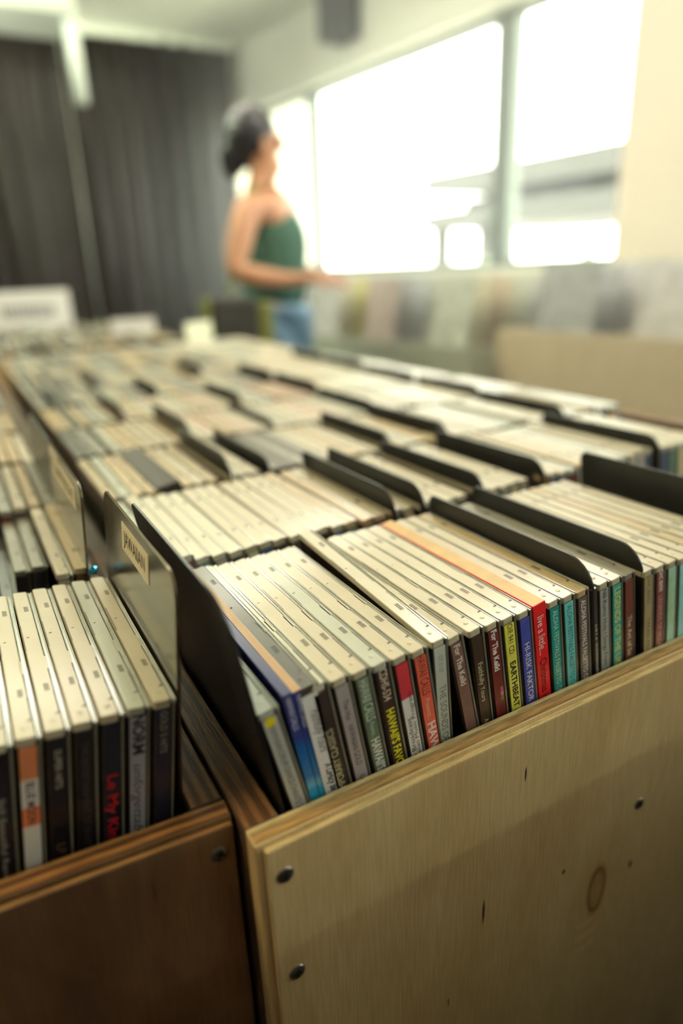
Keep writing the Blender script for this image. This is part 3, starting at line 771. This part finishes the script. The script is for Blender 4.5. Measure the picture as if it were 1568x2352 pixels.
link('red_band', mm_box(MB(), 1.28, 7.72, -0.09, 0.6, 101, 120.7).mesh('red_band', card_mat((168,48,58), 0.05)), o)
F1('coral red spined disc case with thin black capitals and a script word', 'cream', (190,84,66), X4(9), [L('HAWAII CALLS', 3, 23, 4.6, (70,20,16)), L('Presents...', 28, 13, 2.7, (235,180,150), shear=0.4), L('HAWAII', 43, 25, 4.4, (240,228,215), bold=0.15)], mott=0.05)
F1('pale blue grey spined disc case pushed up at the back above its neighbours', 'white', (166,172,166), X4(10)+1, [L('OT 31127', 9, 10, 2.3, (110,114,110)), L('THE SOUNDS OF', 27, 36, 3.8, (104,108,104))], z=54.5, lean=7.0, yaw=-1.0, pitch=3.2, mott=0.05)
F1('brown mottled disc case with white bold words, leaning over a dark gap', 'cream', (104,78,70), X4(11)-0.2, [L('For The Keiki', 5, 25, 3.3, (214,202,190), bold=0.12)], lean=12.5, mott=0.45)
F1('dark brown spined disc case with thin cream words halfway down', 'cream', (56,42,32), X12(12), [L('Faithfully Yours', 20, 24, 2.9, (205,196,160)), L('A', 56, 2.4, 2.8, (205,196,160))])
o = F1('maroon spined disc case with white bold words, left of the yellow spine', 'cream', (92,34,32), X12(13), [L('For The Keiki', 4, 25, 3.3, (232,225,210), bold=0.15)], mott=0.35)
for (zz_, c_) in ((82, (140,60,90)), (76, (90,100,50)), (79, (170,80,110))):
    link('print_blotch', mm_box(MB(), 4.2+(zz_%3), 7.2, -0.08, 0.2, zz_, zz_+3).mesh('print_blotch', card_mat(c_, 0.5), 0.0004, 1), o)
F1('yellow spined disc case with black capitals', 'cream', (206,196,78), X12(14), [L('OIR 941 CD.', 4, 19, 3.4, (40,38,20)), L('EARTHBEAT / IS', 27, 38, 3.6, (30,28,18), bold=0.12)], mott=0.04)
F1('violet blue spined disc case with squared white letters', 'cream', (58,66,146), X12(15), [L('HI-RISK FAKTOR', 19, 38, 3.5, (205,205,222), bold=0.04)], mott=0.3)
o = slim_case('solid red card disc sleeve with white and dark words, its top edge ochre', card_mat((188,30,34), 0.04), X12(16), 4, 55, LE, 9.0, None, G1, top=mat('ochre_card_top', S(206,168,104), 0.4, noise=0.25, nscale=90))
lettering(o, 'live a little...', 8, 24, 4.6, (240,220,205), x=4.4, y=0.15); lettering(o, 'Christmas Ha', 35, 30, 4.8, (84,10,18), x=4.4, y=0.15)
F1('teal spined disc case with pale serif capitals, right of the red sleeve', 'cream', (24,124,120), X12(17), [L('ALOHA FESTIVALS FALSETTO CONTEST', 6, 66, 3.3, (180,206,186))], mott=0.06)
F1('light turquoise spined disc case with dark capitals', 'cream', (92,170,172), X12(18), [L('ALOHA FESTIVALS FALSETTO CONTEST', 6, 66, 3.3, (36,84,94))], mott=0.08)
F1('mottled brown grey spined disc case with white capitals, left of the upright divider', 'tan', (92,80,74), X12(19), [L('ALOHA FESTIVALS FALSETTO CONTEST', 6, 66, 3.3, (226,222,208), bold=0.05)], mott=0.45)
divider('black divider standing in the front row, left one of the close pair', 203.3, 4.0, 67.5, LE, rf=17, rb_=7, group=GD)
o = slim_case('thin dark spined case with rising pale text, right of the left front divider', card_mat((58,54,50)), 205.4, 4, 52, LE, 4.4, None, G1, top=CASE['grey'])
lettering(o, 'Suppositions V1E4', 24, 40, 2.4, (190,188,178), up=True, x=2.2, y=0.15)
F1('silver grey spined disc case with a fine serif title', 'cream', (138,142,140), 210.0, [L('N\u0101 Kumu Hula / Songs From The', 4, 60, 3.0, (40,42,44))], mott=0.06)
F1('turquoise spined disc case with tall yellow outlined capitals', 'cream', (44,142,140), 220.2, [L('LEGENDS OF THE UKU', 6, 56, 4.4, (206,196,90), bold=0.08)], mott=0.1)
F1('reddish brown spined disc case against the right front divider', 'grey', (104,60,50), 230.4, [L('The Art of So', 28, 28, 3.2, (222,206,186), bold=0.05)], mott=0.15)
divider('black divider standing in the front row, right one of the close pair', 240.6, 2.0, 67.5, LE, rf=16, rb_=7, group=GD)
F1('olive tan spined disc case just right of the right front divider', 'cream', (142,130,100), 242.8, [L('DHC 80052', 4, 18, 2.9, (96,86,66)), L('TREASURES', 32, 24, 2.9, (96,86,66))], mott=0.1, y=1.0)
F1('maroon spined disc case two right of the right front divider', 'cream', (112,58,56), 253.2, [L('DHC 80098', 3, 14, 3.0, (226,214,200), bold=0.08), L('LEGENDS OF HULA', 20, 36, 3.0, (190,170,160))], mott=0.1, y=1.0)
F1('pale green spined disc case three right of the right front divider', 'cream', (140,178,160), 263.6, [L('HULA HITS', 14, 28, 3.6, (176,196,120))], mott=0.25, y=1.0)
F1('light aqua spined disc case at the right edge of the view', 'cream', (120,180,178), 274.0, [], mott=0.2, y=1.0)
rnd = random.Random(21)
x = 284.4; n = 0
while n < 5:
    n += 1
    F1('%s topped disc case, %s left of the big right edge divider' % (['cream','tan','cream','whitish','cream'][n-1], ordn(6-n)), ['cream','tan','cream','white','cream'][n-1], rnd.choice([(120,90,60),(60,60,70),(150,140,120)]), x, y=2.0)
    x += 10.4
divider('large grey black divider at the right edge of the view', 349.0, 0.0, 76.0, LE, height=150, rf=17, rb_=7, group=GD)
x = 353.0
for n in range(4):
    F1('pale disc case, %s right of the large divider at the right edge' % ordn(n+1), 'white', (150,140,130), x, y=2.0); x += 10.4
# ------------------------------------------------------------------ the rows behind (simple cases: too small to show parts)
far_mesh = {}
def far_case(kind, rgb):
    k_ = (kind, rgb)
    if k_ not in far_mesh:
        mb = MB()
        mm_box(mb, 0.4, 8.9, 0.6, D_-0.6, 0.3, 123.2, 1)
        mm_box(mb, 0.2, 8.0, 0.2, D_-0.2, 120.8, 125.0, 0)
        mm_box(mb, 8.6, 9.7, 0.2, D_-0.2, 0.2, 124.3, 3)
        mm_box(mb, 1.2, 7.9, 0.0, 0.7, 3.0, 120.4, 2)
        mm_box(mb, 4.4, 6.6, 31, 37, 124.8, 125.04, 1)
        mm_box(mb, 4.4, 6.6, 108, 114, 124.8, 125.04, 1)
        far_mesh[k_] = mb.mesh('disc_case', [CASE[kind], M_INNER, card_mat(rgb), M_LID], 0.0003, 1)
    return far_mesh[k_]
SPC = [(60,50,44), (150,150,146), (96,40,38), (60,80,110), (190,180,150), (40,38,40), (90,120,110), (170,120,60)]
rowname = {1:'front', 2:'second', 3:'third', 4:'fourth', 5:'fifth', 6:'sixth', 7:'seventh'}
RX0 = 0.0
rnd = random.Random(77)
count = [0]
def pick(row, x):
    if row == 3 and 150 < x < 212: return rnd.choice(['dark','dark','grey','dark'])
    if row == 3 and x < 55: return rnd.choice(['blue','teal','tan','teal'])
    if row == 2 and x < 120: return rnd.choice(['cream','white','blue','cream'])
    if x > 400: return rnd.choice(['white','white','blue','cream'])
    if row >= 6: return rnd.choice(['grey','cream','tan','dark','blue','grey'])
    if row >= 4 and x < 80: return rnd.choice(['grey','tan','dark','blue'])
    return rnd.choice(['cream','cream','cream','tan','white','blue','cream','tan','pink' if row > 3 else 'cream'])
def fill(row, y0, x0, x1, divs, lean=LE, zt=53.0, n0=0, acc=None):
    """fill one row from x0 to x1 mm; divs are the x of dividers"""
    x = x0; n = n0
    divs = sorted(divs)
    while x < x1:
        if divs and x+10.2 > divs[0]:
            x = divs.pop(0)+2.0; n = 0
            seg[0] += 1; continue
        n += 1
        kind = pick(row, x); rgb = rnd.choice(SPC)
        gap = 0.2 if rnd.random() < 0.93 else rnd.uniform(1.5, 4.5)
        z = zt + rnd.uniform(-0.5, 0.5)+(rnd.uniform(2, 5) if rnd.random() < 0.05 else 0)
        y = y0+rnd.uniform(-0.8, 2.2)
        ln = lean+rnd.uniform(-.4, .4)
        if acc is None:
            o = link('disc_case', far_case(kind, rgb)); place(o, x, y, z, ln, rnd.uniform(-.4, .4))
            tone = {'cream':'cream','tan':'tan','white':'whitish','blue':'bluish','grey':'grey','dark':'dark','teal':'greenish','pink':'pinkish'}[kind]
            ref = 'from the left end' if seg[0] == 0 else 'right of the %s divider' % ordn(seg[0])
            tag(o, '%s topped case, %s %s, %s row of pale bin' % (tone, ordn(n), ref, rowname[row]), 'disc case', 'disc cases in the %s row of the pale bin' % rowname[row])
            count[0] += 1
        else:
            acc.append((kind, rgb, x, y, z, ln))
        x += 10.4+gap
seg = [0]
def rowy(r_): return 4+155.5*(r_-1)
DIVS = {2: [180.0, 205.5, 262.0, 326.0, 470.0], 3: [115.0, 153.0, 281.0, 350.0, 517.0], 4: [130.0, 228.0, 362.0, 528.0], 5: [96.0, 250.0, 366.0, 534.0], 6: [40.0, 180.0, 364.0, 540.0], 7: [120.0, 300.0, 545.0]}
HT = {2: [71, 70, 68, 68, 66], 3: [74, 66, 68, 68, 64], 4: [74, 62, 66, 66], 5: [70, 68, 70, 66], 6: [66, 66, 70, 68], 7: [68, 68, 68]}
seg[0] = 0; fill(2, rowy(2)+2, 17.0, 545, DIVS[2])
# third row: left part, one thick dark box, the rest
seg[0] = 0; fill(3, rowy(3), 16.0, 48, [])
o = slim_case('thick dark grey topped card box lying among the pale cases of the third row', mat('dark_box_card', S(60,52,46), 0.6, noise=0.15), 54.0, rowy(3)+1, 56, LE, 21.5, None, None, name='disc_box_set')
divs3 = list(DIVS[3]); seg[0] = 0
fill(3, rowy(3), 78.0, 606, divs3, n0=4)
seg[0] = 0; fill(4, rowy(4), 18.0, 606, DIVS[4])
seg[0] = 0; fill(5, rowy(5), 18.0, 606, DIVS[5])
for r_ in DIVS:
    for i, xd in enumerate(DIVS[r_]):
        divider('black divider, %s from the left in the %s row of the pale bin' % (ordn(i+1), rowname[r_]), xd-0.2, rowy(r_)-1.0, HT[r_][i], LE, rf=15, rb_=7, group=GD)
# the crowd of cases beyond
acc = []
for r_ in range(6, 11):
    seg[0] = 0; fill(min(r_, 9), rowy(r_), 18, 606, [d for d in DIVS.get(r_, [])], acc=acc)
for j in range(6):
    y = 1680+j*158; x = -560
    while x < 500:
        if rnd.random() < 0.9: acc.append((rnd.choice(['grey','cream','tan','dark','blue','grey']), rnd.choice(SPC), x, y+rnd.uniform(-6, 10), 53+rnd.uniform(-6, 8), LE+rnd.uniform(-4, 4)))
        x += rnd.choice((10.6, 10.6, 11.5, 16))
# left bin, far rows
for j in range(4, 7):
    y = 30+160*j; x = -590
    while x < -24:
        acc.append((rnd.choice(['tan','cream','grey','tan']), rnd.choice(SPC), x, y, 50+rnd.uniform(-5, 5), -8)); x += 11
V = []; F = []; MI = []; mats = []; mi_of = {}
def mat_index(m):
    if m.name not in mi_of: mi_of[m.name] = len(mats); mats.append(m)
    return mi_of[m.name]
for kind, rgb, x, y, z, ln in acc:
    rot = Euler((0, R(-ln), 0)).to_matrix(); off = rot @ Vector((0, 0, 0.125)); base = Vector((x*MM, y*MM, Z0+z*MM))-off
    for (bx, m) in (((0.2, 8.0, 0.2, 141.8, 119.5, 125.0), CASE[kind]), ((0.5, 9.6, 0.7, 141.3, 0.3, 122.4), M_INNER), ((1.2, 7.9, 0.0, 0.6, 3.0, 119.4), card_mat(rgb))):
        i = len(V); a = MB(); mm_box(a, *bx)
        V += [tuple(base + rot @ Vector(v)) for v in a.v]; F += [tuple(i+q for q in f) for f in a.f]; MI += [mat_index(m)]*6
me = bpy.data.meshes.new('disc_cases'); me.from_pydata(V, [], F)
for m in mats: me.materials.append(m)
for p, q in zip(me.polygons, MI): p.material_index = q
me.update()
tag(link('disc_cases', me), 'crowd of small disc cases filling the far rows of the bins', 'disc cases', kind='stuff')

# ------------------------------------------------------------------ left bin cases
GL = 'disc cases in the front row of the small dark bin'
LL = -8.0
def LB(label, kind, rgb, xr, yt, txts=(), mott=0.1, z=53.0, lean=LL, spine_args=()):
    o = disc_case(label, kind, card_mat(rgb, mott), xr-9.9, yt, z, lean, GL, spine_args=spine_args)
    for t_ in txts: lettering(o, *t_[0], **t_[1])
    return o
LB('dark spined disc case at the left edge of the view, front of dark bin', 'cream', (30,26,26), -85.6, 39.0)
LB('black spined disc case with one long line of fine grey words, second from the left', 'cream', (22,20,24), -75.2, 37.5, [L('Still Beautiful Remembered', 24, 56, 2.4, (150,146,140))])
o = LB('disc case with an orange and white spine in the dark bin', 'cream', (190,184,178), -64.9, 36.5, [], mott=0.03)
link('orange_band', mm_box(MB(), 1.28, 7.72, -0.09, 0.6, 106, 120.7).mesh('orange_band', card_mat((176,108,70), 0.05)), o)
link('orange_band', mm_box(MB(), 1.28, 7.72, -0.09, 0.6, 84, 93).mesh('orange_band', card_mat((188,104,70), 0.05)), o)
lettering(o, 'BLUE MOON', 20, 20, 3.2, (60,44,44), bold=0.12)
LB('black spined disc case with small pale capitals, right of the orange and white one', 'cream', (20,18,22), -54.4, 35.5, [L('SUPER HITS', 9, 18, 2.6, (176,170,150)), L('LP', 54, 5, 3.4, (110,84,54))])
LB('black spined disc case with a faint line of brown capitals', 'cream', (20,18,20), -44.2, 34.5, [L('THE ENTERTAINMENT OF 20 HITS', 9, 52, 2.8, (70,62,56))])
LB('dark mottled disc case with red words low on the spine', 'cream', (26,26,36), -33.8, 33.5, [L('Le My Kind', 28, 36, 4.2, (170,20,34), bold=0.1)], mott=0.6)
LB('grey spined disc case with a large dark name and a script line', 'blue', (134,134,144), -23.4, 32.5, [L('NORM', 3, 19, 4.6, (36,34,44), bold=0.25), L('unforgettable d', 26, 46, 3.9, (60,58,68), shear=0.45)], mott=0.05)
LB('dark spined disc case pressed against the labelled divider', 'cream', (34,34,46), -13.0, 31.5, [L('GOLD 5 HITS', 5, 20, 2.8, (150,146,140))], mott=0.3)
# a scrap of blue foil wrap on the back corner of the last case
bm = bmesh.new(); bmesh.ops.create_icosphere(bm, subdivisions=2, radius=1, matrix=Matrix.Translation((-0.0195, 0.180, Z0+0.0545)) @ Matrix.Diagonal((.003, .003, .0025, 1)))
rnd = random.Random(4)
for v in bm.verts: v.co += Vector((rnd.uniform(-1,1), rnd.uniform(-1,1), rnd.uniform(-1,1)))*0.0009
me = bpy.data.meshes.new('foil_scrap'); bm.to_mesh(me); bm.free(); me.materials.append(mat('blue_foil', (0.05, 0.35, 0.6), 0.15, metal=0.8))
tag(link('foil_scrap', me), 'crumpled scrap of blue foil wrap at the foot of the labelled divider', 'scrap')

def labelled(o, x, y0, y1, z0, z1, txt, H, slant=0.0):
    """paper label on the left face of a divider, in the divider's own frame"""
    mb = MB().box(-0.0003, 0.0, 0, (y1-y0)*MM, 0, (z1-z0)*MM)
    la = link('label', mb.mesh('label', M_LABEL), o, (0, y0*MM, z0*MM), (R(slant), 0, 0))
    la['label'] = 'cream paper label with black capitals'
    c = bpy.data.curves.new('lettering', 'FONT'); c.body = txt; c.size = (z1-z0)*0.72*MM; c.offset = 0.0; c.materials.append(M_INK); c.resolution_u = 3
    c.align_x = 'CENTER'; c.align_y = 'CENTER'
    t_ = bpy.data.objects.new('lettering', c); C.objects.link(t_); t_.parent = la
    t_.location = (-0.0004, (y1-y0)/2*MM, (z1-z0)/2*MM)
    t_.rotation_euler = Matrix(((0, 0, -1), (-1, 0, 0), (0, 1, 0))).to_euler()
    texts.append((t_, (y1-y0)*0.80*MM))
M_BRONZE = mat('worn_glossy_divider', (0.17, 0.135, 0.075), 0.2, metal=0.85, coat=0.2, noise=0.35, nscale=18, bump=0.06, bscale=700)
jd = divider('glossy divider with a cream JAWAIIAN label, standing at the right end of the dark bin', -6.5, 34.0, 104.5, -6.0, length=143, height=176, m=M_BRONZE, rf=13, rb_=8)
labelled(jd, 0, 42, 96, 155.5, 170.5, 'JAWAIIAN', 176)
ld = divider('dark divider with a blank looking cream label behind the JAWAIIAN one', -17.5, 190.0, 104.0, -5.0, length=141, height=176, m=M_BRONZE, rf=12, rb_=8)
labelled(ld, 0, 20, 116, 156, 169, 'ISLAND REGGAE', 176)
divider('dark divider in the third row of the dark bin', -16, 350.0, 100.0, -5.0, length=141, height=170, m=M_BLACK, rf=12)
rnd = random.Random(9)
GL2 = 'disc cases behind the front row in the small dark bin'
x = -28.5; n = 0
for n, (dy, zt, kind, wdt) in enumerate(((0, 53, 'tan', 1), (0, 52, 'cream', 1), (46, 42, 'grey', 1), (48, 41, 'grey', 1), (20, 30, 'dark', 1), (8, 47, 'tan', 1), (8, 52, 'cream', 1), (4, 52, 'cream', 1))):
    c_ = [(80,60,40),(150,140,120),(50,48,60),(44,42,48),(30,28,30),(150,40,30),(110,100,90),(90,90,90)][n]
    o = disc_case('%s case, %s left of the divider, second row of the dark bin' % ({'tan':'tan','cream':'cream','grey':'grey low set','dark':'dark sunken'}[kind], ordn(n+1)), kind, card_mat(c_), x, 192+dy, zt, -7, GL2)
    x -= 10.6
o = link('red_strip', mm_box(MB(), 8.2, 8.6, 2, 60, 100, 125.3).mesh('red_strip', card_mat((190,40,30))), o)
for j, y in enumerate((346, 502)):
    x = -28.0
    for n in range(11 if j else 10):
        o = link('disc_case', far_case(rnd.choice(['tan','cream','tan','grey','cream']), rnd.choice(SPC))); place(o, x, y+rnd.uniform(0, 4), 52+rnd.uniform(-2, 2), -6+rnd.uniform(-1, 1))
        tag(o, 'disc case %s left of the side board, %s row of the dark bin' % (ordn(n+1), rowname[j+3]), 'disc case', 'disc cases in the %s row of the dark bin' % rowname[j+3])
        x -= 10.7

# ------------------------------------------------------------------ header cards standing in the far bins
def header_card(label, cx, cy, wd, z0, z1, rgb, yaw, marks=True):
    o = link('header_card', MB().box(-wd/2, wd/2, -0.002, 0.002, 0, z1-z0).mesh('header_card', card_mat(rgb, 0.05), 0.0008, 1), None, (cx, cy, Z0+z0), (R(-4), 0, R(yaw)))
    tag(o, label, 'header card')
    if marks:
        mb = MB()
        rr = random.Random(int(cx*100)); xx = -wd*0.28
        while xx < wd*0.28:
            w2 = rr.uniform(0.008, 0.014); mb.box(xx, xx+w2, -0.0026, -0.0021, (z1-z0)*0.28, (z1-z0)*0.62); xx += w2+0.007
        link('blurred_marks', mb.mesh('blurred_marks', card_mat((90,98,100), 0.1)), o)
    return o
header_card('large white header card standing at the far left before the curtain', 0.19, 2.55, 0.30, 0.055, 0.186, (226,232,224), -6)
header_card('small white header card in the far bin, right of the large white one', 0.425, 1.95, 0.13, 0.05, 0.100, (206,214,200), -14, False)
header_card('yellowish header card in the far bin beside the person', 0.515, 1.585, 0.09, 0.05, 0.100, (226,214,160), 22, False)

# fit every lettering to its length
bpy.context.view_layer.update()
for o, ln in texts:
    wd = o.dimensions.x
    if wd > 0: o.scale.x = ln/wd*o.scale.x
bpy.context.view_layer.update()
dg = bpy.context.evaluated_depsgraph_get()
for o, ln in texts:            # lettering becomes plain mesh
    me = bpy.data.meshes.new_from_object(o.evaluated_get(dg)); me.name = 'lettering'
    t_ = bpy.data.objects.new('lettering', me); C.objects.link(t_)
    t_.parent = o.parent; t_.location = o.location.copy(); t_.rotation_euler = o.rotation_euler.copy(); t_.scale = o.scale.copy()
    bpy.data.objects.remove(o)

# ------------------------------------------------------------------ unseen blocks added across the aisle to shade the bin fronts
u = empty('shade_block', (-0.15, -0.60, 0)); tag(u, 'unseen dark block added across the aisle to shade the bin fronts', 'light blocker')
ob('base', -1.4, 1.4, -0.34, 0.34, 0.0, Z0-0.10, bounce_cut_m, u, 0.004)
ob('top', -1.42, 1.42, -0.36, 0.36, Z0-0.10, Z0+0.115, inner_m, u, 0.004)
u = empty('shade_block', (0.98, -0.175, 0)); tag(u, 'unseen dark block added beside the aisle to shade the right bin front', 'light blocker')
ob('base', -0.50, 0.20, -0.06, 0.06, 0.0, Z0-0.05, bounce_cut_m, u, 0.004)
ob('top', -0.52, 0.22, -0.062, 0.062, Z0-0.05, Z0+0.0, inner_m, u, 0.004)

# ------------------------------------------------------------------ added scattering volume standing in for lens glare from the windows
hz = bpy.data.materials.new('glare_scatter'); hz.use_nodes = True
nt = hz.node_tree; nt.nodes.clear()
o_ = nt.nodes.new('ShaderNodeOutputMaterial'); v_ = nt.nodes.new('ShaderNodeVolumeScatter')
v_.inputs['Color'].default_value = (0.97, 1.0, 0.93, 1);  v_.inputs['Anisotropy'].default_value = 0.45
nt.links.new(v_.outputs[0], o_.inputs['Volume'])
tc = nt.nodes.new('ShaderNodeTexCoord'); sp = nt.nodes.new('ShaderNodeSeparateXYZ'); nt.links.new(tc.outputs['Object'], sp.inputs[0])
mr = nt.nodes.new('ShaderNodeMapRange'); nt.links.new(sp.outputs[0], mr.inputs[0])
mr.interpolation_type = 'SMOOTHSTEP'
mr.inputs[1].default_value = 0.75; mr.inputs[2].default_value = 2.0; mr.inputs[3].default_value = 0.0; mr.inputs[4].default_value = 0.20
nt.links.new(mr.outputs[0], v_.inputs['Density'])
h_ = link('glare_veil', MB().box(-3.19, 2.12, -3.1, 6.39, 0.01, CEIL-0.01).mesh('glare_veil', hz))
tag(h_, 'added thin scattering volume imitating lens glare from the windows', 'glare_veil', kind='stuff')

k_ = empty('shade_box', (-0.62, -0.62, Z0+0.117)); tag(k_, 'unseen dark block added on top to shade the small left bin front', 'shade_box')  # unseen block added to throw shade on the left bin front
ob('shade_box_body', -0.7, 0.74, -0.2, 0.35, 0.0, 0.26, bounce_cut_m, k_, 0.004)
ob('box_strip', -0.6, 0.6, 0.05, 0.10, 0.2605, 0.2612, card_mat((150,120,80)), k_)
